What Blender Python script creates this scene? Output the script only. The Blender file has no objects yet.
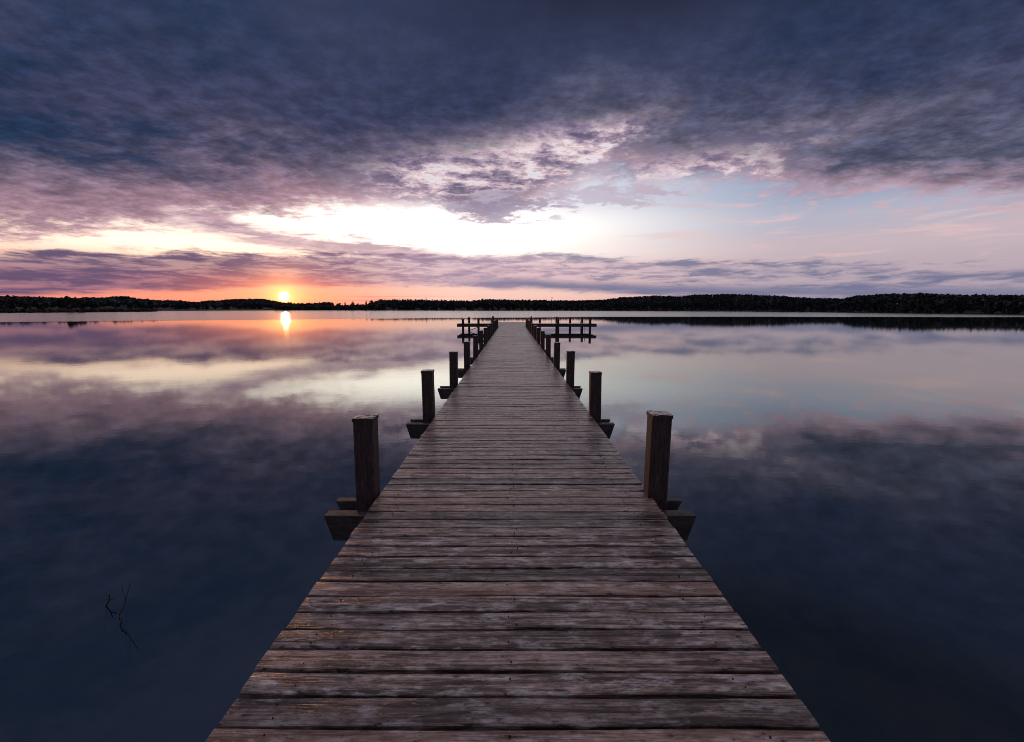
import bpy, math, random
from math import radians, sin, cos, atan2, hypot, sqrt, pi
from mathutils import Vector

random.seed(7)
S = bpy.context.scene
COL = S.collection

# ------------------------------------------------------------------ camera
F_PX, W_PX, H_PX = 450.0, 1024.0, 742.0
EYE = Vector((-0.02, 0.0, 2.13))          # metres above the water (z = 0)
PITCH = math.atan((371 - 308) / F_PX)     # looking slightly down
DECK = 0.68                               # top of the deck above the water
cam_d = bpy.data.cameras.new('camera')
cam_d.sensor_width = 36.0
cam_d.lens = F_PX / W_PX * 36.0
cam_d.clip_start = 0.05
cam_d.clip_end = 20000
cam = bpy.data.objects.new('camera', cam_d)
COL.objects.link(cam)
cam.location = EYE
cam.rotation_euler = (pi / 2 - PITCH, 0, 0)
S.camera = cam


def azel(px, py):
    """direction of a photo point: azimuth (right positive) and elevation in degrees"""
    r, u = px - 512.0, 371.0 - py
    fw = F_PX * cos(PITCH) + u * sin(PITCH)
    z = -F_PX * sin(PITCH) + u * cos(PITCH)
    return math.degrees(atan2(r, fw)), math.degrees(atan2(z, hypot(r, fw)))


def lin(r, g, b):
    o = []
    for c in (r, g, b):
        c /= 255.0
        o.append(c / 12.92 if c <= 0.04045 else ((c + 0.055) / 1.055) ** 2.4)
    return tuple(o)


# ------------------------------------------------------------------ node maths
class T:
    tree = None


def nd(kind, **kw):
    n = T.tree.nodes.new(kind)
    for k, v in kw.items():
        setattr(n, k, v)
    return n


def put(sock, v):
    if isinstance(v, X):
        T.tree.links.new(v.s, sock)
    elif isinstance(v, bpy.types.NodeSocket):
        T.tree.links.new(v, sock)
    else:
        if sock.type == 'RGBA' and len(v) == 3:
            v = (*v, 1)
        sock.default_value = v


def m(op, a, b=None, c=None, clamp=False):
    n = nd('ShaderNodeMath', operation=op, use_clamp=clamp)
    put(n.inputs[0], a)
    if b is not None:
        put(n.inputs[1], b)
    if c is not None:
        put(n.inputs[2], c)
    return X(n.outputs[0])


class X:
    def __init__(self, s): self.s = s
    def __add__(self, o): return m('ADD', self, o)
    __radd__ = __add__
    def __sub__(self, o): return m('SUBTRACT', self, o)
    def __rsub__(self, o): return m('SUBTRACT', o, self)
    def __mul__(self, o): return m('MULTIPLY', self, o)
    __rmul__ = __mul__
    def __truediv__(self, o): return m('DIVIDE', self, o)
    def __rtruediv__(self, o): return m('DIVIDE', o, self)
    def __pow__(self, o): return m('POWER', self, o)


def mx(a, b): return m('MAXIMUM', a, b)
def mn(a, b): return m('MINIMUM', a, b)


def sm(lo, hi, v, to0=0.0, to1=1.0, interp='SMOOTHSTEP'):
    n = nd('ShaderNodeMapRange', interpolation_type=interp)
    put(n.inputs['Value'], v)
    for i, q in zip(('From Min', 'From Max', 'To Min', 'To Max'), (lo, hi, to0, to1)):
        put(n.inputs[i], q)
    return X(n.outputs[0])


def gauss(v, c, w):
    d = (v - c) / w
    return m('EXPONENT', d * d * -1.0)


def comb(x, y, z):
    n = nd('ShaderNodeCombineXYZ')
    for i, q in enumerate((x, y, z)):
        put(n.inputs[i], q)
    return X(n.outputs[0])


def sep(v):
    n = nd('ShaderNodeSeparateXYZ')
    put(n.inputs[0], v)
    return [X(o) for o in n.outputs]


def noise(vec, scale, detail=4.0, rough=0.55, dist=0.0, lac=2.0, dim='3D'):
    n = nd('ShaderNodeTexNoise')
    n.noise_dimensions = dim
    put(n.inputs['Vector'], vec)
    n.inputs['Scale'].default_value = scale
    n.inputs['Detail'].default_value = detail
    n.inputs['Roughness'].default_value = rough
    n.inputs['Lacunarity'].default_value = lac
    n.inputs['Distortion'].default_value = dist
    return X(n.outputs[0])


def ramp(v, stops, interp='LINEAR'):
    n = nd('ShaderNodeValToRGB')
    n.color_ramp.interpolation = interp
    e = n.color_ramp.elements
    while len(e) > 1:
        e.remove(e[-1])
    for i, (p, c) in enumerate(stops):
        q = e[0] if i == 0 else e.new(p)
        q.position = p
        q.color = (*c, 1) if len(c) == 3 else c
    put(n.inputs[0], v)
    return X(n.outputs[0])


def mixc(f, a, b, blend='MIX'):
    n = nd('ShaderNodeMix', data_type='RGBA', blend_type=blend)
    n.clamp_result = False
    put(n.inputs[0], f)
    put(n.inputs[6], a)
    put(n.inputs[7], b)
    return X(n.outputs[2])


def scalec(c, f):
    n = nd('ShaderNodeVectorMath', operation='SCALE')
    put(n.inputs[0], c)
    put(n.inputs['Scale'], f)
    return X(n.outputs[0])


# ------------------------------------------------------------------ sky
SUN_AZ, SUN_EL = azel(284, 296.5)


def build_world():
    w = bpy.data.worlds.new('World')
    S.world = w
    w.use_nodes = True
    T.tree = w.node_tree
    T.tree.nodes.clear()
    tc = nd('ShaderNodeTexCoord')
    x, y, z0 = sep(tc.outputs['Generated'])
    z = mx(z0, 0.0)
    r = m('SQRT', x * x + y * y)
    el = m('ARCTAN2', z, r) * 57.29578
    az = m('ARCTAN2', x, y) * 57.29578

    def edge(pts):
        """a line drawn across the sky: elevation (deg) as a function of azimuth"""
        st = []
        for px, py in pts:
            a, e = azel(px, py)
            st.append(((a + 60) / 120, (e / 40,) * 3))
        return X(nd_rgb2v(ramp((az + 60.0) / 120.0, st, 'EASE'))) * 40.0

    def nd_rgb2v(c):
        n = nd('ShaderNodeSeparateColor')
        put(n.inputs[0], c)
        return n.outputs[0]

    # cloud coordinates: a flat cloud deck overhead seen in perspective
    k = z + 0.13
    pl = comb(x / k, y / k, 0.0)
    n1 = noise(pl, 1.5, 5, 0.56, 0.1, dim='2D')                    # large rolls
    n2 = noise(comb(x / k + 7.3 + n1 * 0.2, y / k * 1.25 + n1 * 0.15, 0.0), 4.6, 7, 0.68, 0.0, dim='2D')   # puffs
    n5 = noise(comb(x / k + 1.7, y / k * 1.15, 0.0), 11.0, 5, 0.66, 0.0, dim='2D')
    # low bands: long flat streaks
    n3 = noise(comb(az * 0.035, el * 0.30, 2.0), 3.0, 5, 0.60, 0.4, dim='2D')
    n4 = noise(comb(az * 0.09 + 3.0, el * 0.62, 5.0), 2.6, 6, 0.66, 0.3, dim='2D')

    # --- clear sky
    sky = nd('ShaderNodeTexSky', sky_type='NISHITA')
    sky.sun_disc = False
    sky.sun_elevation = radians(SUN_EL)
    sky.sun_rotation = radians(SUN_AZ)
    sky.altitude = 500
    sky.dust_density = 2.0
    nish = X(sky.outputs[0])
    E = el / 40.0

    def vr(*st):
        return ramp(E, [(e / 40.0, c) for e, c in st], 'EASE')
    warm = vr((0, lin(226, 122, 112)), (1.3, lin(232, 140, 130)), (2.7, lin(228, 150, 146)), (4.5, lin(248, 204, 184)), (6.5, lin(255, 232, 212)),
              (9.5, lin(255, 246, 238)), (12, lin(244, 228, 226)), (17, lin(170, 172, 196)), (28, lin(70, 92, 135)))
    mid = vr((0, lin(240, 190, 178)), (2, lin(240, 200, 190)), (4.5, lin(240, 208, 206)), (7, lin(250, 236, 232)), (10, lin(252, 248, 248)),
             (13, lin(226, 224, 234)), (17, lin(196, 196, 214)), (28, lin(70, 92, 135)))
    cool = vr((0, lin(158, 144, 162)), (2, lin(160, 148, 166)), (4, lin(186, 168, 180)), (6.5, lin(196, 178, 188)), (9, lin(178, 178, 196)),
              (12, lin(150, 164, 192)), (18, lin(120, 140, 175)), (28, lin(58, 78, 120)))
    clear = mixc(sm(-26, -6, az), warm, mid)
    clear = mixc(sm(4, 34, az), clear, cool)
    behind = m('MULTIPLY', sm(55, 110, m('ABSOLUTE', az)), 1.0)
    clear = mixc(behind, clear, vr((0, lin(84, 82, 100)), (12, lin(70, 76, 96)), (40, lin(58, 70, 92))))
    clear = mixc(0.12, clear, scalec(nish, 0.12))
    # bright gap under the deck
    gap = gauss(az, *((azel(405, 0)[0]), 15.0)) * gauss(el, 9.0, 2.6)
    clear = mixc(1.0, clear, scalec(lin(255, 240, 222), gap * 0.95), 'ADD')
    a9, e9 = azel(150, 241)
    gap2 = gauss(az, a9, 12.0) * gauss(el, e9, 1.3)
    clear = mixc(1.0, clear, scalec(lin(255, 206, 186), gap2 * 0.42), 'ADD')

    col = clear
    # --- high thin veil and pink streaks at the right
    sA = sm(0.50, 0.72, n3) * sm(8, 22, az) * sm(3, 6, el) * sm(16, 11, el)
    col = mixc(sA * 0.55, col, lin(222, 186, 184))

    # --- upper deck
    eA = edge([(0, 234), (67, 230), (130, 226), (200, 216), (280, 214), (330, 212), (385, 208), (430, 208), (470, 216), (520, 212), (560, 192),
               (590, 178), (650, 178), (720, 182), (800, 188), (880, 188), (958, 194), (1020, 198)])
    a0, e0 = azel(478, 178)
    wa, we = az + (n1 - 0.5) * 26.0, el + (n2 - 0.5) * 9.0 - (az - a0) * 0.13
    hole = gauss(wa, a0, 11.0) * gauss(we, e0, 3.6)
    a1, e1 = azel(560, 150)
    hole = mn(hole + gauss(wa, a1, 7.0) * gauss(we, e1 - 0.5, 1.6) * 0.7, 1.0)
    a2, e2 = azel(655, 176)
    hole = mn(hole + gauss(az + (n1 - 0.5) * 20.0, a2, 9.0) * gauss(el + (n2 - 0.5) * 7.0, e2, 1.5) * 0.75, 1.0)
    dA = el - eA + (n1 - 0.5) * 4.5 + (n2 - 0.5) * 4.5 + (n5 - 0.5) * 3.0
    covA = sm(-1.4, 1.5, dA)
    a3, e3 = azel(735, 150)
    hole = mn(hole + gauss(az + (n1 - 0.5) * 40.0, a3, 9.0) * gauss(el + (n2 - 0.5) * 10.0, e3, 2.0) * 0.30, 1.0)
    hw = mn(hole * 1.5, 1.0)
    hq = (n2 * 0.80 + n5 * 0.20) + hole * 0.075 - 0.012
    depth = sm(-0.5, 3.6, dA * sm(-24, -8, az, 0.62, 1.0) - hole * 2.2 + (n5 - 0.5) * 4.0 * mn(hole * 2.0, 1.0))
    far = sm(1.5, 9.5, el - eA + (n1 - 0.5) * 9 + (n2 - 0.5) * 4 - sm(-10, 0, az) * sm(20, 5, az) * 3.0)
    rim_l, rim_c, rim_r = lin(172, 134, 146), lin(206, 176, 184), lin(172, 144, 160)
    rim = mixc(sm(-26, -8, az), rim_l, rim_c)
    rim = mixc(sm(2, 18, az), rim, rim_r)
    body = mixc(sm(-10, 6, az), lin(104, 92, 112), lin(84, 85, 106))
    body = mixc(sm(0.36, 0.64, n2), scalec(body, 1.3), scalec(body, 0.8))
    topl = mixc(sm(-34, -8, az), lin(34, 50, 78), lin(48, 55, 82))
    topl = mixc(sm(8, 34, az), topl, lin(41, 52, 80))
    topd = mixc(sm(-16, 0, az), lin(64, 64, 91), lin(70, 72, 98))
    topd = mixc(sm(10, 30, el), topd, lin(53, 60, 87))
    top = mixc(sm(0.36, 0.66, n1 * 0.7 + n2 * 0.3), topd, topl)
    ca = mixc(depth, rim, body)
    ca = mixc(far, ca, top)
    hcol = ramp(hq, [(0.42, lin(92, 86, 112)), (0.50, lin(140, 124, 146)), (0.56, lin(190, 168, 180)), (0.63, lin(230, 212, 214)), (0.68, lin(206, 212, 228))])
    ca = mixc(1.0, ca, mixc(sm(36, 17, el), (1.0, 1.0, 1.0), ramp(n5, [(0.32, (0.76,) * 3), (0.5, (1.0,) * 3), (0.68, (1.34,) * 3)])), 'MULTIPLY')
    ca = mixc(hw * 0.95, ca, hcol)
    col = mixc(covA, col, ca)
    # small pink-lit ragged fringes below the right half of the deck
    fr_a = sm(0.52, 0.60, n2) * gauss(el - eA, -1.2, 1.5) * sm(4, 14, az)
    col = mixc(fr_a * 0.45, col, lin(208, 166, 170))

    # --- grey scattered puffs hanging in the bright gap
    def puff(px, py, wx, wy, c, amt, lo=0.42, hi=0.60, nn=None):
        nonlocal col
        a, e = azel(px, py)
        f = gauss(az, a, wx) * gauss(el, e, wy)
        g = sm(lo, hi, (nn or n2) + f * 0.34 - 0.17) * m('MINIMUM', f * 2.2, 1.0)
        col = mixc(g * amt, col, c)
    puff(500, 205, 7.5, 2.2, lin(138, 130, 154), 0.7, 0.48, 0.60)
    puff(600, 196, 9.0, 1.5, lin(170, 158, 178), 0.6, 0.46, 0.60)
    # slanting mauve streak between the two bright gaps
    es = edge([(0, 196), (120, 205), (200, 222), (270, 237), (340, 247), (430, 254), (560, 262), (1020, 262)])
    st = gauss(el + (n4 - 0.5) * 2.6 + (n3 - 0.5) * 1.5, es, 0.95) * sm(-40, -31, az) * sm(-4, -16, az)
    col = mixc(mn(st * 1.15, 0.85), col, mixc(sm(0.4, 0.6, n4), lin(160, 128, 148), lin(200, 164, 174)))

    # --- low bank
    eT = edge([(0, 250), (67, 250), (140, 252), (210, 250), (284, 252), (340, 252), (420, 253), (500, 254), (600, 256), (680, 260), (760, 262),
               (850, 260), (958, 264), (1020, 264)])
    eB = edge([(0, 296), (67, 295), (140, 293), (210, 291), (284, 287), (340, 287), (420, 287), (500, 289), (600, 294), (680, 297), (760, 299),
               (850, 300), (958, 302), (1020, 304)])
    wob = (n3 - 0.5) * 1.6 + (n4 - 0.5) * 2.0
    bank = sm(-0.3, 0.6, eT - el + wob) * sm(-0.3, 0.45, el - eB + wob * 0.3)
    dens = sm(-24, 0, az, 1.0, 0.76, 'LINEAR')
    tex = sm(0.36, 0.62, n4 * 0.6 + n3 * 0.4 + (1.0 - dens) * -0.05)
    cb = mixc(sm(-34, -24, az), lin(88, 74, 106), lin(134, 100, 124))
    cb = mixc(sm(-22, -4, az), cb, lin(150, 128, 154))
    cb = mixc(sm(0, 14, az), cb, lin(104, 108, 138))
    cl = mixc(sm(-34, -8, az), lin(124, 98, 126), lin(196, 166, 178))
    cl = mixc(sm(8, 30, az), cl, lin(184, 164, 174))
    cbank = mixc(tex, cl, cb)
    tens = sm(0.0, 1.0, el - eB)
    cbank = mixc(gauss(az, SUN_AZ, 9.0) * gauss(el, SUN_EL, 2.2) * 0.75, cbank, lin(236, 134, 104))
    strip = sm(0.0, 0.7, el - eB + wob * 0.2) * sm(1.7, 0.7, el - eB + wob * 0.4) * sm(-9, 2, az)
    col = mixc(bank * mn(dens * 0.70 + tex * 0.34, 0.97), col, cbank)

    col = mixc(strip * 0.9, col, lin(114, 114, 142))

    # --- thin dark wisps low over the hills
    wis = sm(0.56, 0.66, noise(comb(az * 0.03, el * 1.3, 9.0), 3.0, 6, 0.6, 0.2)) * sm(2.6, 1.6, el) * sm(0.3, 0.8, el) * sm(-26, -20, az) * sm(4, -4, az)
    col = mixc(wis * 0.5, col, lin(214, 130, 120))

    # --- the sun and the glow round it
    sd = Vector((sin(radians(SUN_AZ)) * cos(radians(SUN_EL)), cos(radians(SUN_AZ)) * cos(radians(SUN_EL)), sin(radians(SUN_EL))))
    dp = nd('ShaderNodeVectorMath', operation='DOT_PRODUCT')
    put(dp.inputs[0], tc.outputs['Generated'])
    dp.inputs[1].default_value = sd
    ang = m('ARCCOSINE', mn(X(dp.outputs['Value']), 1.0)) * 57.29578
    glow = scalec(lin(255, 166, 66), m('EXPONENT', ang * -0.85) * 2.0)
    glow2 = scalec(lin(255, 112, 72), m('EXPONENT', ang * -0.24) * 0.46 * sm(5, 1.0, el))
    disc = scalec((1.0, 0.92, 0.66), sm(0.62, 0.12, ang) * 9.0)
    col = mixc(1.0, col, glow, 'ADD')
    col = mixc(1.0, col, glow2, 'ADD')
    col = mixc(1.0, col, disc, 'ADD')
    # unseen upper sky, added for light: right dims water, pale overhead brightens deck
    col = mixc(sm(25, 33, el) * sm(-25, 20, az) * 0.75, col, lin(20, 24, 36))
    col = mixc(sm(41, 60, el), col, mixc(sm(0.35, 0.65, n1), lin(178, 168, 170), lin(142, 138, 146)))
    bg = nd('ShaderNodeBackground')
    put(bg.inputs[0], col)
    bg.inputs[1].default_value = 1.0
    out = nd('ShaderNodeOutputWorld')
    T.tree.links.new(bg.outputs[0], out.inputs[0])
    w.cycles.sampling_method = 'MANUAL'
    w.cycles.sample_map_resolution = 512


build_world()

sun_d = bpy.data.lights.new('sun', 'SUN')
sun_d.energy = 0.3
sun_d.angle = radians(0.6)
sun_d.color = (1.0, 0.46, 0.20)
sun = bpy.data.objects.new('sun', sun_d)
COL.objects.link(sun)
sun.rotation_euler = (radians(90 - SUN_EL), 0, radians(180 - SUN_AZ))
sun.location = (-60, 110, 40)


# ------------------------------------------------------------------ materials
def material(name):
    mt = bpy.data.materials.new(name)
    mt.use_nodes = True
    T.tree = mt.node_tree
    T.tree.nodes.clear()
    out = nd('ShaderNodeOutputMaterial')
    bs = nd('ShaderNodeBsdfPrincipled')
    T.tree.links.new(bs.outputs[0], out.inputs[0])
    return mt, bs, out


def bump(h, strength, dist, bs=None):
    n = nd('ShaderNodeBump')
    n.inputs['Strength'].default_value = strength
    n.inputs['Distance'].default_value = dist
    put(n.inputs['Height'], h)
    if bs:
        T.tree.links.new(n.outputs[0], bs.inputs['Normal'])
    return n.outputs[0]


def wood(name, axis, light, dark, tint, rough=(0.42, 0.75), pits=0.5, bstr=0.6, warm=None):
    """weathered timber with its grain along the given axis; every board differs"""
    mt, bs, out = material(name)
    tc = nd('ShaderNodeTexCoord')
    geo = nd('ShaderNodeNewGeometry')
    rnd = X(geo.outputs['Random Per Island'])
    px, py, pz = sep(tc.outputs['Object'])
    c = [px, py, pz]
    along = c.pop(axis)
    u, v = c
    sh = rnd * 37.0
    wob = (noise(comb(along * 1.5 + sh, u * 3.0, v * 3.0), 1.6, 3) - 0.5) * 0.02
    g1 = noise(comb(along * 1.1 + sh, (u + wob) * 26.0 + sh, (v + wob) * 26.0), 1.3, 6, 0.62, 0.3)
    g2 = noise(comb(along * 3.0 + sh, (u + wob) * 120.0 + sh, (v + wob) * 120.0), 1.2, 4, 0.6)
    blot = noise(comb(along * 3.6 + sh * 2, u * 11.0 + sh, v * 11.0), 1.4, 7, 0.68)
    mid = noise(comb(along * 16.0 + sh, u * 44.0 + sh, v * 44.0), 1.0, 6, 0.70)
    kn = nd('ShaderNodeTexVoronoi')
    kn.inputs['Scale'].default_value = 1.0
    put(kn.inputs['Vector'], comb(along * 3.4 + sh * 3, u * 15.0 + sh, v * 15.0))
    knot = sm(0.16, 0.05, X(kn.outputs['Distance']))
    base = mixc(sm(0.40, 0.62, g1), dark, light)
    base = mixc(sm(0.49, 0.61, blot) * 0.8, base, tint)
    base = mixc(sm(0.48, 0.36, blot) * 0.65, base, dark)
    base = mixc(1.0, base, ramp(mid, [(0.32, (1.5,) * 3), (0.48, (1.0,) * 3), (0.64, (0.42,) * 3)]), 'MULTIPLY')
    if warm:
        base = mixc(sm(0.62, 0.86, rnd + (blot - 0.5) * 0.9) * 0.55, base, warm)
    base = mixc(1.0, base, ramp(rnd, [(0, (0.50,) * 3), (0.35, (0.85,) * 3), (0.6, (1.05,) * 3), (1, (1.5,) * 3)]), 'MULTIPLY')
    base = mixc(sm(0.50, 0.60, g2) * 0.5, base, scalec(dark, 0.5) if isinstance(dark, X) else tuple(q * 0.4 for q in dark))
    pit = sm(0.60, 0.66, mid) * pits
    base = mixc(mx(pit, knot * 0.85), base, tuple(q * 0.22 for q in dark))
    put(bs.inputs['Base Color'], base)
    put(bs.inputs['Roughness'], sm(0.3, 0.7, blot * 0.6 + mid * 0.4, rough[0], rough[1], 'LINEAR'))
    bs.inputs['IOR'].default_value = 1.6
    hgt = g1 * 0.5 + g2 * 0.35 + mid * 0.35 - pit * 0.6 - knot * 0.4
    bump(hgt, bstr, 0.006, bs)
    return mt


M = {}
M['deck'] = wood('weathered_deck_wood', 0, (0.54, 0.40, 0.36), (0.088, 0.048, 0.040), (0.74, 0.65, 0.66), (0.20, 0.46), 0.95, 0.8,
                 warm=(0.25, 0.13, 0.10))
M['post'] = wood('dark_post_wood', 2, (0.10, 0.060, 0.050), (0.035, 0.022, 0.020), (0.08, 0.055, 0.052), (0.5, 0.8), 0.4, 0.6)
M['cap'] = wood('cut_post_top_shine', 0, (0.62, 0.52, 0.47), (0.20, 0.14, 0.12), (0.70, 0.64, 0.60), (0.16, 0.36), 0.5, 0.6)  # cut wood, paled to put the wet shine into its colour
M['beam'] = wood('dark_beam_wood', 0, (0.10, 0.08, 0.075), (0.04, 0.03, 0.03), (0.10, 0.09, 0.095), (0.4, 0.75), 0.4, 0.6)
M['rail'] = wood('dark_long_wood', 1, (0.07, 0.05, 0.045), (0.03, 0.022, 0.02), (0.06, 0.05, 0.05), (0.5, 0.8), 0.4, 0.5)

mt, bs, _ = material('rusty_nail')
put(bs.inputs['Base Color'], (0.03, 0.022, 0.02))
bs.inputs['Roughness'].default_value = 0.6
M['nail'] = mt
mt, bs, _ = material('galvanised_steel')
tc = nd('ShaderNodeTexCoord')
put(bs.inputs['Base Color'], ramp(noise(X(tc.outputs['Object']), 9, 4), [(0.3, (0.10, 0.10, 0.11)), (0.7, (0.22, 0.22, 0.23))]))
bs.inputs['Metallic'].default_value = 0.7
bs.inputs['Roughness'].default_value = 0.5
M['steel'] = mt


def leafmat(name, a, b):
    mt, bs, out = material(name)
    geo = nd('ShaderNodeNewGeometry')
    tc = nd('ShaderNodeTexCoord')
    n = noise(X(tc.outputs['Object']), 0.12, 3)
    put(bs.inputs['Base Color'], mixc(X(geo.outputs['Random Per Island']) * 0.6 + n * 0.4, a, b))
    bs.inputs['Roughness'].default_value = 0.75
    return mt


M['leaf'] = leafmat('hazed_conifer_foliage', (0.046, 0.060, 0.062), (0.068, 0.084, 0.080))  # lifted bluish tone paints distance haze into the leaf colour
M['leaf2'] = leafmat('bare_spring_foliage', (0.060, 0.056, 0.048), (0.105, 0.092, 0.07))
mt, bs, _ = material('bark')
tc = nd('ShaderNodeTexCoord')
put(bs.inputs['Base Color'], ramp(noise(X(tc.outputs['Object']), 6, 4), [(0.3, (0.035, 0.028, 0.022)), (0.7, (0.09, 0.07, 0.055))]))
bs.inputs['Roughness'].default_value = 0.85
M['bark'] = mt
mt, bs, _ = material('wooded_ground')
tc = nd('ShaderNodeTexCoord')
n = noise(X(tc.outputs['Object']), 0.05, 6, 0.65)
put(bs.inputs['Base Color'], mixc(sm(0.35, 0.65, n), (0.018, 0.022, 0.014), (0.045, 0.040, 0.026)))
bs.inputs['Roughness'].default_value = 0.9
M['ground'] = mt
mt, bs, _ = material('lake_bed')
tc = nd('ShaderNodeTexCoord')
P = X(tc.outputs['Object'])
n = noise(P, 1.6, 6, 0.70)
vo = nd('ShaderNodeTexVoronoi')
vo.inputs['Scale'].default_value = 3.2
put(vo.inputs['Vector'], P)
st = sm(0.55, 0.2, X(vo.outputs['Distance']))
c = mixc(sm(0.35, 0.65, n), (0.020, 0.024, 0.024), (0.24, 0.19, 0.14))
c = mixc(st * 0.6, c, (0.32, 0.27, 0.21))
put(bs.inputs['Base Color'], c)
bs.inputs['Roughness'].default_value = 0.9
M['bed'] = mt

# water: mirror-calm near the jetty, ruffled by a breeze far out
mt = bpy.data.materials.new('lake_water')
mt.use_nodes = True
T.tree = mt.node_tree
T.tree.nodes.clear()
out = nd('ShaderNodeOutputMaterial')
tc = nd('ShaderNodeTexCoord')
wx, wy, wz = sep(tc.outputs['Object'])
bnd = mn(108.0, 100.0 + wx * 0.42)
nb = noise(comb(wx * 0.012, wy * 0.03, 0.0), 1.0, 4)
ruf = sm(-6.0, 10.0, wy - bnd + (nb - 0.5) * 26.0)
h = noise(comb(wx * 0.9, wy * 1.6, 0.0), 1.4, 3, 0.55) + noise(comb(wx * 6.0, wy * 10.0, 3.0), 1.0, 3, 0.6) * 0.5
nrm = bump(h, 0.030, 0.022)
gl = nd('ShaderNodeBsdfAnisotropic')
gl.distribution = 'GGX'
gl.inputs['Color'].default_value = (0.93, 0.98, 0.96, 1)
put(gl.inputs['Roughness'], sm(0, 1, ruf, 0.020, 0.15))
T.tree.links.new(nrm, gl.inputs['Normal'])
fr = nd('ShaderNodeFresnel')
fr.inputs['IOR'].default_value = 3.3
T.tree.links.new(nrm, fr.inputs['Normal'])
murk = nd('ShaderNodeBsdfDiffuse')
put(murk.inputs[0], (0.030, 0.075, 0.085))
tr = nd('ShaderNodeBsdfTransparent')
put(tr.inputs[0], (0.80, 0.84, 0.80))
sub = nd('ShaderNodeMixShader')
sub.inputs[0].default_value = 0.86
T.tree.links.new(murk.outputs[0], sub.inputs[1])
T.tree.links.new(tr.outputs[0], sub.inputs[2])
mixs = nd('ShaderNodeMixShader')
T.tree.links.new(fr.outputs[0], mixs.inputs[0])
T.tree.links.new(sub.outputs[0], mixs.inputs[1])
T.tree.links.new(gl.outputs[0], mixs.inputs[2])
T.tree.links.new(mixs.outputs[0], out.inputs[0])
M['water'] = mt


# ------------------------------------------------------------------ mesh helpers
class MB:
    def __init__(self):
        self.v, self.f, self.mi = [], [], []

    def add(self, vs, fs, mi=0):
        o = len(self.v)
        self.v += vs
        self.f += [tuple(i + o for i in q) for q in fs]
        self.mi += [mi] * len(fs)

    def box(self, x0, x1, y0, y1, z0, z1, b=0.006, mi=0):
        """box with chamfered edges"""
        vs, idx = [], {}
        for sx in (0, 1):
            for sy in (0, 1):
                for sz in (0, 1):
                    cx, cy, cz = (x0, x1)[sx], (y0, y1)[sy], (z0, z1)[sz]
                    ix, iy, iz = cx + b * (1 - 2 * sx), cy + b * (1 - 2 * sy), cz + b * (1 - 2 * sz)
                    idx[sx, sy, sz] = (len(vs), len(vs) + 1, len(vs) + 2)
                    vs += [(cx, iy, iz), (ix, cy, iz), (ix, iy, cz)]
        I = idx
        fs = []
        for s in (0, 1):
            q = [I[s, 0, 0][0], I[s, 1, 0][0], I[s, 1, 1][0], I[s, 0, 1][0]]
            fs.append(q if s else q[::-1])
            q = [I[0, s, 0][1], I[0, s, 1][1], I[1, s, 1][1], I[1, s, 0][1]]
            fs.append(q if s else q[::-1])
            q = [I[0, 0, s][2], I[1, 0, s][2], I[1, 1, s][2], I[0, 1, s][2]]
            fs.append(q if s else q[::-1])
        for a in (0, 1):
            for c_ in (0, 1):
                fs.append([I[a, c_, 0][0], I[a, c_, 1][0], I[a, c_, 1][1], I[a, c_, 0][1]])
                fs.append([I[a, 0, c_][0], I[a, 1, c_][0], I[a, 1, c_][2], I[a, 0, c_][2]])
                fs.append([I[0, a, c_][1], I[1, a, c_][1], I[1, a, c_][2], I[0, a, c_][2]])
                for d in (0, 1):
                    fs.append(list(I[a, c_, d])) if False else None
        for kx in I.values():
            fs.append(list(kx))
        self.add(vs, fs, mi)

    def tube(self, pts, rad, n=6, mi=0):
        vs, fs = [], []
        for i, p in enumerate(pts):
            p = Vector(p)
            d = (Vector(pts[min(i + 1, len(pts) - 1)]) - Vector(pts[max(i - 1, 0)])).normalized()
            a = d.cross(Vector((0, 0, 1)))
            if a.length < 0.1:
                a = d.cross(Vector((1, 0, 0)))
            a.normalize()
            b = d.cross(a)
            r_ = rad[i] if isinstance(rad, (list, tuple)) else rad
            for k in range(n):
                t = 2 * pi * k / n
                vs.append(tuple(p + a * cos(t) * r_ + b * sin(t) * r_))
        for i in range(len(pts) - 1):
            for k in range(n):
                fs.append((i * n + k, i * n + (k + 1) % n, (i + 1) * n + (k + 1) % n, (i + 1) * n + k))
        fs.append(tuple(range(n))[::-1])
        fs.append(tuple(range((len(pts) - 1) * n, len(pts) * n)))
        self.add(vs, fs, mi)

    def mesh(self, name, mats, fix=True):
        me = bpy.data.meshes.new(name)
        me.from_pydata(self.v, [], self.f)
        for q in (mats if isinstance(mats, (list, tuple)) else [mats]):
            me.materials.append(q)
        me.polygons.foreach_set('material_index', self.mi)
        if fix:
            import bmesh
            bm = bmesh.new()
            bm.from_mesh(me)
            bmesh.ops.recalc_face_normals(bm, faces=bm.faces)
            bm.to_mesh(me)
            bm.free()
        me.update()
        return me

    def build(self, name, mats, parent=None, loc=(0, 0, 0), fix=True):
        o = bpy.data.objects.new(name, self.mesh(name, mats, fix))
        COL.objects.link(o)
        o.location = loc
        if parent:
            o.parent = parent
        return o


def tag(o, label=None, cat=None, group=None, kind=None):
    if label: o['label'] = label
    if cat: o['category'] = cat
    if group: o['group'] = group
    if kind: o['kind'] = kind
    return o


def empty(name, loc=(0, 0, 0)):
    o = bpy.data.objects.new(name, None)
    o.empty_display_size = 0.3
    COL.objects.link(o)
    o.location = loc
    return o


def part_copy(o, parent, loc):
    c_ = o.copy()
    COL.objects.link(c_)
    c_.parent = parent
    c_.location = loc
    for ch in list(o.children):
        d = ch.copy()
        COL.objects.link(d)
        d.parent = c_
    return c_


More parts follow.
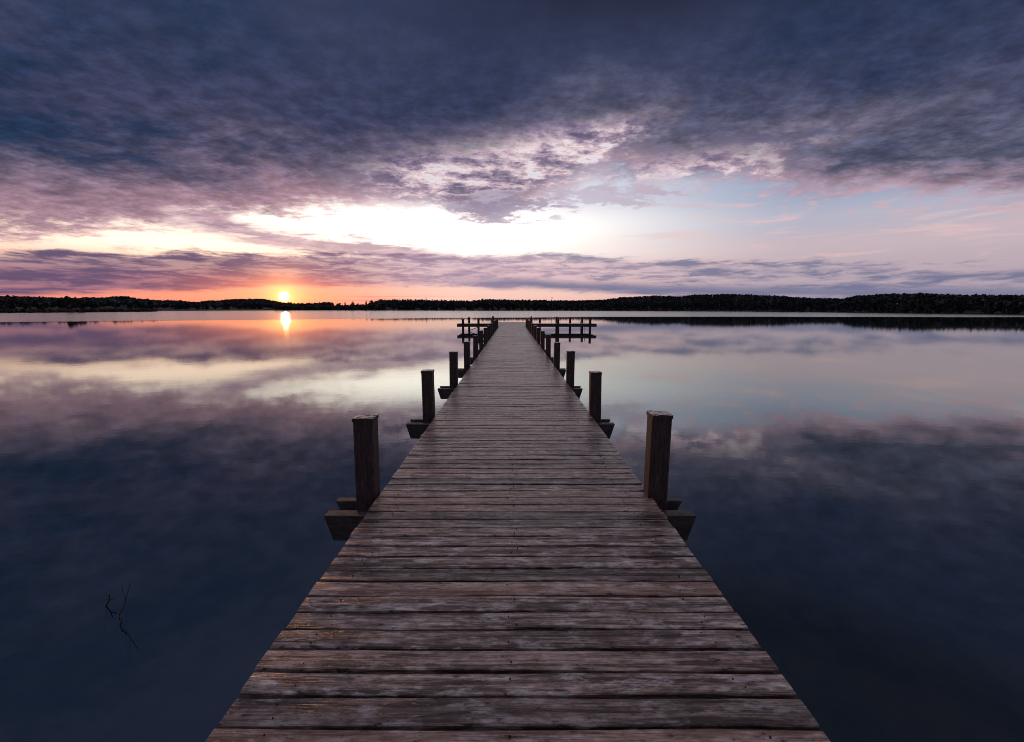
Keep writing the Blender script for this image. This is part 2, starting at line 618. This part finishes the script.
# ------------------------------------------------------------------ jetty
HALF = 1.06
jetty = empty('jetty', (0, 0, DECK))
tag(jetty, 'long weathered plank jetty on square posts running out across the calm lake', 'jetty')
# (children are placed relative to the deck's surface)


def plank(mb, yc, wid, x0, x1, zt, th, nseg, skew=0.0, tilt=0.0):
    """one board across the jetty: chamfered section swept along x with slight waves"""
    vs, fs = [], []
    b = 0.0045
    ph1, ph2 = random.uniform(0, 6), random.uniform(0, 6)
    L = x1 - x0
    hw = wid / 2
    cup = random.uniform(-0.002, 0.0025)
    sec = [(-hw, -th), (hw, -th), (hw, -b), (hw - b, 0), (hw * 0.35, cup), (-hw * 0.35, cup), (-hw + b, 0), (-hw, -b)]
    k = len(sec)
    for i in range(nseg + 1):
        t = i / nseg
        x_ = x0 + L * t
        dz = 0.0018 * sin(ph1 + t * 7) + 0.0010 * sin(ph2 + t * 17) + tilt * (t - 0.5)
        dy = 0.0016 * sin(ph2 + t * 9) + skew * (t - 0.5) * L
        for j, (sy, sz) in enumerate(sec):
            e = random.uniform(-0.0016, 0.0016) if j in (2, 3, 6, 7) else 0
            vs.append((x_, yc + sy + dy + e, zt + sz + dz))
    for i in range(nseg):
        for j in range(k):
            a, c_ = i * k + j, i * k + (j + 1) % k
            fs.append((a, c_, c_ + k, a + k))
    fs.append(tuple(range(k))[::-1])
    fs.append(tuple(range(nseg * k, nseg * k + k)))
    mb.add(vs, fs)


deck = MB()
yy = -4.0
END = 47.6
while yy < END:
    wd = random.choice((0.101, 0.105, 0.107, 0.109, 0.112, 0.116))
    gp = random.uniform(0.012, 0.019)
    near = yy < 7
    wide = HALF if yy < 36.6 else (1.58 if yy < 41.8 else 1.92)
    plank(deck, yy + wd / 2, wd, -wide + random.uniform(-0.006, 0.005), wide + random.uniform(-0.005, 0.006),
          random.uniform(-0.004, 0.0), 0.042, 26 if near else (8 if yy < 16 else 4), random.uniform(-0.003, 0.0015), random.uniform(-0.004, 0.004))
    if yy < 6:
        for nx in (-0.88, -0.02, 0.86):
            for ny in (0.27, 0.73):
                if random.random() < 0.35:
                    continue
                cx, cy = nx + random.uniform(-0.035, 0.035), yy + wd * ny + random.uniform(-0.008, 0.008)
                r_ = random.uniform(0.0028, 0.004)
                ring = [(cx + r_ * cos(a * pi / 3), cy + r_ * sin(a * pi / 3), 0.0035) for a in range(6)]
                base = [(q[0], q[1], -0.02) for q in ring]
                deck.add(ring + base, [tuple(range(6))] + [(a, (a + 1) % 6, (a + 1) % 6 + 6, a + 6) for a in range(6)], 1)
    yy += wd + gp
deck.build('deck', [M['deck'], M['nail']], jetty)

for sx in (-0.88, 0.0, 0.88):
    st_ = MB()
    st_.box(sx - 0.05, sx + 0.05, -4.0, END - 0.05, -0.098, -0.0445, 0.004)
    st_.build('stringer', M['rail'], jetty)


def make_post(height=0.625, depth=2.6, w=0.15):
    """square post; origin at deck level, the middle of its foot-print"""
    h_ = w / 2
    p = MB()
    vs, fs = [], []
    lv = [-depth, -0.6, -0.2, 0.0, 0.2, 0.4, height - 0.02, height]
    b = 0.012
    prof = [(-h_ + b, -h_), (h_ - b, -h_), (h_, -h_ + b), (h_, h_ - b), (h_ - b, h_), (-h_ + b, h_), (-h_, h_ - b), (-h_, -h_ + b)]
    for z_ in lv:
        for (a, c_) in prof:
            q = 1 + random.uniform(-0.008, 0.008)
            vs.append((a * q, c_ * q, z_))
    n = 8
    for i in range(len(lv) - 1):
        for j in range(n):
            fs.append((i * n + j, i * n + (j + 1) % n, (i + 1) * n + (j + 1) % n, (i + 1) * n + j))
    fs.append(tuple(range(n))[::-1])
    fs.append(tuple(range((len(lv) - 1) * n, len(lv) * n)))
    p.add(vs, fs)
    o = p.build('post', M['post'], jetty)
    # worn, slightly oversize top with an uneven rim
    c_ = MB()
    vs, fs = [], []
    N = 5
    g = w / 2 + 0.003
    for i in range(N + 1):
        for j in range(N + 1):
            x_, y_ = -g + 2 * g * i / N, -g + 2 * g * j / N
            rim = 1 if i in (0, N) or j in (0, N) else 0
            vs.append((x_ + random.uniform(-.002, .002), y_ + random.uniform(-.002, .002),
                       height + 0.012 + random.uniform(-0.003, 0.004) + (0.003 if not rim else 0)))
    for i in range(N):
        for j in range(N):
            a = i * (N + 1) + j
            fs.append((a, a + N + 1, a + N + 2, a + 1))
    rim_i = [i * (N + 1) for i in range(N + 1)] + [N * (N + 1) + j for j in range(1, N + 1)] + [i * (N + 1) + N for i in range(N - 1, -1, -1)] + list(range(N - 1, 0, -1))
    o0 = len(vs)
    for q in rim_i:
        vs.append((vs[q][0], vs[q][1], height - 0.016))
    for i in range(len(rim_i)):
        k2 = (i + 1) % len(rim_i)
        fs.append((rim_i[i], rim_i[k2], o0 + k2, o0 + i))
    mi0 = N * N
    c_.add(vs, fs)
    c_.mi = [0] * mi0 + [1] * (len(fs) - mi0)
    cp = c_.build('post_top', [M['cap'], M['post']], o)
    return o


def make_beam(y0, y1, ztop, hh, ext, cut=0.06):
    """cross beam under the deck, its ends sawn on a slant; origin at deck level"""
    b = MB()
    e = HALF + ext
    f = 0.004
    vs, fs = [], []
    for s, sg in ((-1, 1), (1, -1)):
        for (xx, z_) in ((e, ztop), (e - cut, ztop - hh)):
            pass
    sec = [(y0, ztop - f), (y0 + f, ztop), (y1 - f, ztop), (y1, ztop - f), (y1, ztop - hh), (y0, ztop - hh)]
    xs = [-1.0, -0.6, -0.2, 0.2, 0.6, 1.0]
    for i, t in enumerate(xs):
        for (y_, z_) in sec:
            k2 = e - cut * (ztop - z_) / hh
            vs.append((t * k2 + random.uniform(-0.003, 0.003), y_, z_))
    n = 6
    for i in range(len(xs) - 1):
        for j in range(n):
            fs.append((i * n + j, i * n + (j + 1) % n, (i + 1) * n + (j + 1) % n, (i + 1) * n + j))
    fs.append(tuple(range(n)))
    fs.append(tuple(range((len(xs) - 1) * n, len(xs) * n))[::-1])
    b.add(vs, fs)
    return b.build('cross_beam', M['beam'], jetty)


post0 = [make_post(0.625), make_post(0.60), make_post(0.592)]
beam0 = make_beam(-0.178, -0.078, -0.1, 0.20, 0.345)
beam1 = make_beam(0.078, 0.15, -0.1, 0.13, 0.345)
bays = [-1.65 + 0.0] + [3.39 + 2.68 * i for i in range(16)]
bays = [b for b in bays if b < 41.5] + [47.2]
used = [False] * 3
fb = True
for i, by in enumerate(bays):
    for s in (-1, 1):
        k = 0 if i == 1 else 1 + (i + (s > 0)) % 2
        px_ = (-0.02 if s < 0 and i > 1 else 0.0) + s * ((HALF if by < 36 else (1.58 if by < 45 else 1.92)) + 0.079) - (0.016 if s > 0 else 0.006)
        loc = (px_, by, random.uniform(-0.018, 0.014))
        if not used[k]:
            o = post0[k]
            o.location = loc
            used[k] = True
        else:
            o = part_copy(post0[k], jetty, loc)
        o.rotation_euler = (random.uniform(-0.012, 0.012), random.uniform(-0.013, 0.013), random.uniform(-0.03, 0.03))
        if i == 1:
            o.rotation_euler = (0, 0.010 if s < 0 else 0.012, 0.0)
            o.location.x -= 0.012
    if by < 40:
        for bm_ in (beam0, beam1):
            if fb:
                bm_.location = (-0.06, by, 0)
            else:
                part_copy(bm_, jetty, (random.uniform(-0.06, -0.03), by, random.uniform(-0.004, 0.004)))
        fb = False

# side platforms of the jetty's head
Y0, Y1 = 41.95, 44.85


def wing(xa, xb, posts, name='side_platform'):
    w = MB()
    x_ = min(xa, xb)
    xe = max(xa, xb)
    while x_ < xe - 0.02:
        wd = random.choice((0.112, 0.118, 0.124))
        w.box(x_, min(x_ + wd, xe), Y0 + random.uniform(-.01, .01), Y1 + random.uniform(-.01, .01), -0.042, random.uniform(-.004, 0), 0.004)
        x_ += wd + 0.009
    o = w.build(name, M['deck'], jetty)
    a, b_ = min(xa, xb), max(xa, xb)
    for y_ in (Y0 + 0.03, (Y0 + Y1) / 2, Y1 - 0.13):
        e = MB()
        e.box(a + 0.02, b_ + (0.0), y_, y_ + 0.10, -0.29, -0.0445, 0.005)
        e.build('edge_beam', M['beam'], jetty)
    for (px_, y_, h_) in posts:
        q = MB()
        q.box(-0.10, 0.10, -0.10, 0.10, -2.6, h_, 0.012)
        q.build('mooring_post', M['post'], jetty, (px_, y_, 0))


F1, F2 = Y0 - 0.115, Y1 + 0.115
wing(1.95, 7.85, [(2.75, F2, .52), (4.25, F1, .50), (4.40, F2, .60), (5.75, F2, .56), (6.95, F2, .58), (7.2, F1, .48)])
wing(-5.15, -1.95, [(-4.55, F1, .46), (-4.28, F2, .54), (-3.12, F1, .48)])
# bathing ladder hanging at the right platform
lad = MB()
for dx in (0, 0.42):
    lad.tube([(6.30 + dx, Y0 - 0.12, 0.30), (6.30 + dx, Y0 - 0.14, -0.05), (6.30 + dx, Y0 - 0.42, -1.25)], 0.024, 6)
for t in (0.12, 0.34, 0.56, 0.78):
    yq = Y0 - 0.14 - 0.28 * t
    lad.tube([(6.30, yq, -0.05 - 1.2 * t), (6.72, yq, -0.05 - 1.2 * t)], 0.022, 6)
lad.build('ladder', M['steel'], jetty)
# slanting braces and a hand rail at the left platform
br = MB()
br.tube([(-3.95, Y0 - 0.02, -0.62), (-2.55, Y0 - 0.02, -0.06)], 0.035, 6)
br.build('brace', M['rail'], jetty)
hr = MB()
hr.tube([(-1.90, 44.98, 0.47), (-1.90, 47.3, 0.60)], 0.035, 6)
hr.tube([(-1.99, 44.92, 0.50), (-1.99, 42.2, 0.10)], 0.03, 6)
hr.build('hand_rail', M['rail'], jetty)

# ------------------------------------------------------------------ water, lake bed, land


def grid_disc(name, mat, rad, z_, rings=24, seg=96, cx=0, cy=0):
    g = MB()
    vs, fs = [(cx, cy, z_)], []
    for i in range(1, rings + 1):
        r_ = rad * (i / rings) ** 3
        for k in range(seg):
            t = 2 * pi * k / seg
            vs.append((cx + r_ * sin(t), cy + r_ * cos(t), z_))
    for k in range(seg):
        fs.append((0, 1 + (k + 1) % seg, 1 + k))
    for i in range(rings - 1):
        for k in range(seg):
            a, b_ = 1 + i * seg + k, 1 + i * seg + (k + 1) % seg
            fs.append((a, b_, b_ + seg, a + seg))
    g.add(vs, fs)
    return g.build(name, mat)


tag(grid_disc('water', M['water'], 5200, 0.0), kind='structure')
tag(grid_disc('lake_bed', M['bed'], 5300, -0.95), kind='structure')


def interp(pts, x_):
    if x_ <= pts[0][0]:
        return pts[0][1]
    for (a, b_), (c_, d) in zip(pts, pts[1:]):
        if x_ <= c_:
            t = (x_ - a) / (c_ - a)
            t = t * t * (3 - 2 * t)
            return b_ + (d - b_) * t
    return pts[-1][1]


# shore distance from the jetty, by bearing in degrees
SHORE = [(-180, 9), (-120, 11), (-100, 40), (-75, 170), (-55, 260), (-46, 300), (-38.5, 330), (-37.5, 420), (-27, 460), (-15, 430), (0, 390), (12, 375), (25, 350),
         (32, 310), (38, 280), (44, 250), (52, 220), (75, 130), (100, 40), (120, 11), (180, 9)]
# ridge height above the water and how far behind the shore it lies
RIDGE = [(-180, 2), (-110, 3), (-80, 20), (-62, 38), (-50, 36), (-41, 40), (-38.6, 38), (-35.5, 30), (-32.5, 24), (-31, 27), (-28, 29), (-25.5, 22), (-23, 9),
         (-20, 5), (-12, 4), (0, 4), (12, 5), (17, 6), (25, 5.5), (32, 4), (40, 4.5), (46, 4), (60, 6), (100, 3), (180, 2)]
BACK = [(-180, 60), (-90, 500), (-60, 1000), (-40, 1000), (-27, 900), (-22, 300), (-15, 110), (0, 90), (20, 90), (40, 70), (60, 80), (100, 70), (180, 60)]


# skyline of the woods, photo points
SKY = [(-80, 296), (0, 297), (67, 299), (100, 298.5), (122, 297), (140, 299.5), (155, 301), (175, 301), (195, 302.5), (215, 301), (240, 299.5), (262, 299.5), (275, 301.5),
       (288, 304), (300, 305.2), (320, 304.9), (340, 304.8), (364, 304.2), (380, 299.5), (420, 299.5), (470, 300.5), (483, 299), (520, 299.5), (570, 300.5), (598, 300), (625, 297),
       (660, 295.5), (680, 296.5), (697, 294.5), (730, 294), (770, 295.5), (800, 297.5), (820, 298.5), (842, 298.8), (860, 295.5), (890, 294), (925, 293.5), (960, 295),
       (1024, 295.5), (1100, 296)]
SKYA = [azel(*p) for p in SKY]


def land_h(az_, r_):
    sh = interp(SHORE, az_)
    rg, bk = interp(RIDGE, az_), interp(BACK, az_)
    if -66 < az_ < -21:
        rg = max(3.0, EYE.z + math.tan(radians(interp(SKYA, az_))) * (sh + bk) - 6.0)
    d = r_ - sh
    if d < 0:
        return -0.02 * min(60, -d) - 0.05
    t = min(1.0, d / bk)
    t2 = t * t * (3 - 2 * t)
    return 0.35 * min(1, d / 6) + (rg - 0.35) * t2


lm = MB()
vs, fs = [], []
azs = []
a = -180.0
while a < 180:
    azs.append(a)
    a += 0.5 if abs(a) < 60 else 3.0
fr_ = [-12, 0, 3, 8, 20, 45, 80, 120, 200, 350, 550, 800, 1000, 1300, 2200, 4200]
for a in azs:
    sh = interp(SHORE, a)
    for d in fr_:
        r_ = sh + d if d > 0 else max(1.0, sh + d)
        z_ = land_h(a, r_) if d != -12 else -1.3
        if d == 0:
            z_ = -0.05
        vs.append((r_ * sin(radians(a)), r_ * cos(radians(a)), z_))
n, k = len(fr_), len(azs)
for i in range(k):
    for j in range(n - 1):
        a0, b0 = i * n + j, ((i + 1) % k) * n + j
        fs.append((a0, a0 + 1, b0 + 1, b0))
lm.add(vs, fs)
hl = lm.build('hills', M['ground'])
for p in hl.data.polygons:
    p.use_smooth = True
tag(hl, kind='structure')


# ------------------------------------------------------------------ trees
def tree_into(mb, x_, y_, z_, h_, kind, nleaf, leaf, mi=0, trunk=None):
    """crown of many small leaf clumps filling an uneven volume"""
    rnd = random
    w = h_ * {'fir': 0.20, 'round': 0.33, 'bush': 0.55}[kind] * rnd.uniform(0.85, 1.2)
    lobes = [(rnd.uniform(-.5, .5) * w, rnd.uniform(-.5, .5) * w, rnd.uniform(0.45, 0.82) * h_, rnd.uniform(.35, .6) * w) for _ in range(6)]
    for i in range(nleaf):
        if kind == 'fir':
            t = rnd.random() ** 1.4
            zz = h_ * (0.10 + 0.90 * t)
            rr = w * (1 - t) ** 0.85 * (0.75 + 0.35 * sin(t * 40)) + 0.05
            an, q = rnd.uniform(0, 2 * pi), sqrt(rnd.random())
            cx, cy = rr * q * cos(an), rr * q * sin(an)
        elif kind == 'bush':
            an, q = rnd.uniform(0, 2 * pi), sqrt(rnd.random())
            zz = h_ * rnd.random() * (1 - 0.6 * q * q)
            cx, cy = w * q * cos(an), w * q * sin(an)
        else:
            l = rnd.choice(lobes)
            d = Vector((rnd.gauss(0, 1), rnd.gauss(0, 1), rnd.gauss(0, 1))).normalized() * l[3] * rnd.random() ** 0.4
            cx, cy, zz = l[0] + d.x, l[1] + d.y, l[2] + d.z * 1.1
        s = leaf * rnd.uniform(0.6, 1.4)
        p = Vector((x_ + cx, y_ + cy, z_ + zz))
        u = Vector((rnd.gauss(0, 1), rnd.gauss(0, 1), rnd.gauss(0, .7))).normalized()
        v_ = u.cross(Vector((rnd.gauss(0, 1), rnd.gauss(0, 1), rnd.gauss(0, 1)))).normalized()
        mb.add([tuple(p + u * s), tuple(p + v_ * s * .7), tuple(p - u * s * .9), tuple(p - v_ * s * .6)], [(0, 1, 2, 3)], mi)
    if trunk is not None:
        mb.tube([(x_, y_, z_ - 0.3), (x_, y_, z_ + h_ * .7)], [h_ * .02, h_ * .008], 4, trunk)


def wood_belt(a0, a1, rows, kinds, leafsize, nleaf, name, label, cat, tmax=1.0, mats=None):
    """a belt of trees along the shore whose tops make the skyline"""
    mb = MB()
    for (back, step, frac) in rows:
        a = a0
        while a < a1:
            sh = interp(SHORE, a)
            r_ = sh + back * interp(BACK, a) / 100.0 + random.uniform(-3, 3)
            r_ = max(r_, sh + 1.5)
            g = land_h(a, r_)
            want = EYE.z + math.tan(radians(interp(SKYA, a))) * r_
            h_ = (want - g) * frac * random.uniform(0.93, 1.02) if frac else 6.3 * random.uniform(.8, 1.15)
            h_ = max(1.2, min(h_, 18))
            tree_into(mb, r_ * sin(radians(a)), r_ * cos(radians(a)), g, h_, random.choice(kinds), nleaf, leafsize * random.uniform(.8, 1.2))
            a += step * random.uniform(0.5, 1.5)
    o = mb.build(name, mats or M['leaf'], fix=False)
    tag(o, label, cat, kind='stuff')
    return o


wood_belt(5.5, 66, [(1.5, .22, .72), (25, .20, .86), (60, .16, .97), (85, .12, 1.0), (100, .10, 1.0)], ['fir', 'round', 'fir'], .7, 100, 'wood',
          'dark mixed wood along the right-hand shore of the lake', 'wood')
wood_belt(-16.3, 5.5, [(1.5, .2, .75), (40, .18, .9), (100, .12, 1.0)], ['fir', 'round', 'round'], .95, 95, 'wood',
          'low dark belt of wood on the far shore behind the jetty head', 'wood')
wood_belt(-27.5, -16.3, [(1.5, .16, .8), (5, .14, .9), (9, .13, 1.0), (14, .13, 1.0)], ['round', 'bush', 'round'], .7, 70, 'wood',
          'thin low line of bushes on the shore right of the sun', 'bushes', mats=M['leaf2'])
wood_belt(-66, -21.5, [(12, .22, 0), (22, .2, 0), (34, .18, 0), (46, .16, 0), (57, .15, 0), (67, .14, 0), (76, .13, 0), (85, .12, 0), (93, .11, 0), (100, .10, 0)], ['round', 'fir', 'round'], 1.7, 24, 'wood',
          'wooded slopes of the low hills left of the sun', 'wood')
wood_belt(-66, -38, [(.4, .25, .22), (1.2, .25, .25)], ['bush'], .6, 40, 'shore_reeds',
          'dark reeds and scrub along the low point on the left shore', 'reeds', mats=M['leaf2'])


def single_tree(name, px, ytop, dist_back, kind, label, group=None, mat='leaf', n=260, leaf=.5):
    a, e = azel(px, ytop)
    r_ = interp(SHORE, a) + dist_back
    g = land_h(a, r_)
    h_ = EYE.z + math.tan(radians(e)) * r_ - g
    root = empty(name, (r_ * sin(radians(a)), r_ * cos(radians(a)), g))
    tag(root, label, 'tree', group)
    c_ = MB()
    tree_into(c_, 0, 0, 0, h_, kind, n, leaf)
    c_.build('crown', M[mat], root, fix=False)
    t = MB()
    t.tube([(0, 0, -.4), (.05, 0, h_ * .35), (.1, .05, h_ * .8)], [h_ * .028, h_ * .02, h_ * .006], 6)
    for q in range(5):
        an = q * 2.4
        z_ = h_ * (.35 + .09 * q)
        t.tube([(.05, 0, z_), (cos(an) * h_ * .16, sin(an) * h_ * .16, z_ + h_ * .14)], [h_ * .01, h_ * .003], 5)
    t.build('trunk', M['bark'], root)
    return root


single_tree('shore_tree', 69, 295.2, 20, 'round', 'tall round tree above the scrub at the far left shore', mat='leaf2', n=300, leaf=.6)
single_tree('shore_tree', 79, 297.8, 24, 'round', 'smaller bushy tree just right of the tall one on the left shore', mat='leaf2', n=240, leaf=.6)
TG = 'loose trees on the shore right of the sun'
for px, yt, kd, lb in ((323, 304, 'round', 'lowest stunted round tree on the shore nearest right of the sun'),
                       (338, 302.6, 'round', 'broad round tree at the left end of the loose tree row'),
                       (345, 302.2, 'fir', 'pointed tree between two broad trees on the far shore'),
                       (352, 301.6, 'round', 'tallest broad tree in the middle of the loose tree row'),
                       (358, 302.6, 'round', 'squat tree just right of the tallest broad tree on the far shore'),
                       (366, 300.8, 'fir', 'narrow pointed tree standing just before the dark wood'),
                       (371, 299.4, 'round', 'big round tree at the left edge of the dark wood')):
    single_tree('shore_tree', px, yt, 14, kd, lb, TG, n=240, leaf=.55)


def mast(px, ytop, back, label):
    a, e = azel(px, ytop)
    r_ = interp(SHORE, a) + back
    g = land_h(a, r_)
    h_ = EYE.z + math.tan(radians(e)) * r_ - g
    t = MB()
    t.tube([(0, 0, -.5), (0, 0, h_)], [.28, .2], 8)
    t.tube([(-.9, 0, h_ * .93), (.9, 0, h_ * .93)], .12, 6)
    o = t.build('mast', M['steel'], None, (r_ * sin(radians(a)), r_ * cos(radians(a)), g))
    tag(o, label, 'mast')


mast(426, 297.2, 90, 'slim mast above the dark wood left of the jetty')
mast(552, 297.0, 90, 'slim mast above the low wood right of the jetty head')


# ------------------------------------------------------------------ twigs in the water
def water_point(px, py, z_=0.0):
    r, u = px - 512.0, 371.0 - py
    fw = F_PX * cos(PITCH) + u * sin(PITCH)
    dz = -F_PX * sin(PITCH) + u * cos(PITCH)
    t = (z_ - EYE.z) / dz
    return Vector((EYE.x + r * t, fw * t, z_))


def twig(name, base, segs, label):
    o = empty(name, base)
    tag(o, label, 'twig')
    for nm, pts, r0, r1 in segs:
        b = MB()
        k2 = len(pts)
        b.tube(pts, [r0 + (r1 - r0) * i / (k2 - 1) for i in range(k2)], 6)
        b.build(nm, M['bark'], o)
    return o


wp = water_point(121, 622)
tw = twig('twig', wp, [('stem', [(0.03, 0, -.35), (.03, 0, -.10), (.02, 0, -.02), (-.012, .0, .035), (-.004, 0, .07), (.028, .02, .13), (.035, .04, .20), (.06, .05, .27), (.07, .06, .33)], .008, .0012),
                  ('side_shoot', [(-.008, 0, .05), (.03, -.02, .062), (.06, -.03, .045), (.085, -.03, .05)], .004, .002),
                  ('side_shoot', [(.03, -.02, .062), (.05, -.05, .035), (.07, -.06, .04)], .0035, .002),
                  ('side_shoot', [(.034, .03, .18), (.005, .04, .24), (.0, .05, .29)], .0022, .001)],
     'thin crooked bare twig with side shoots standing in the dark water')
tw.scale = (0.75, 0.9, 0.84)
wp = water_point(106, 606)
twig('twig', wp, [('stem', [(-.03, 0, -.2), (0, 0, .0), (.03, .0, .05), (.035, 0, .09)], .006, .003),
                  ('side_shoot', [(.025, 0, .045), (.07, 0, .06)], .004, .003)],
     'tiny forked twig tip poking out of the water beside the crooked one')

# ------------------------------------------------------------------ render settings
S.render.engine = 'CYCLES'
S.cycles.use_denoising = True
S.cycles.pixel_filter_type = 'BLACKMAN_HARRIS'
S.cycles.filter_width = 0.95
S.cycles.max_bounces = 5
S.cycles.diffuse_bounces = 2
S.cycles.transparent_max_bounces = 8
S.cycles.sample_clamp_indirect = 4.0
S.cycles.caustics_reflective = False
S.view_settings.view_transform = 'Standard'
S.view_settings.look = 'None'
S.view_settings.exposure = 0.18
S.view_settings.gamma = 1.0
S.view_settings.use_curve_mapping = False
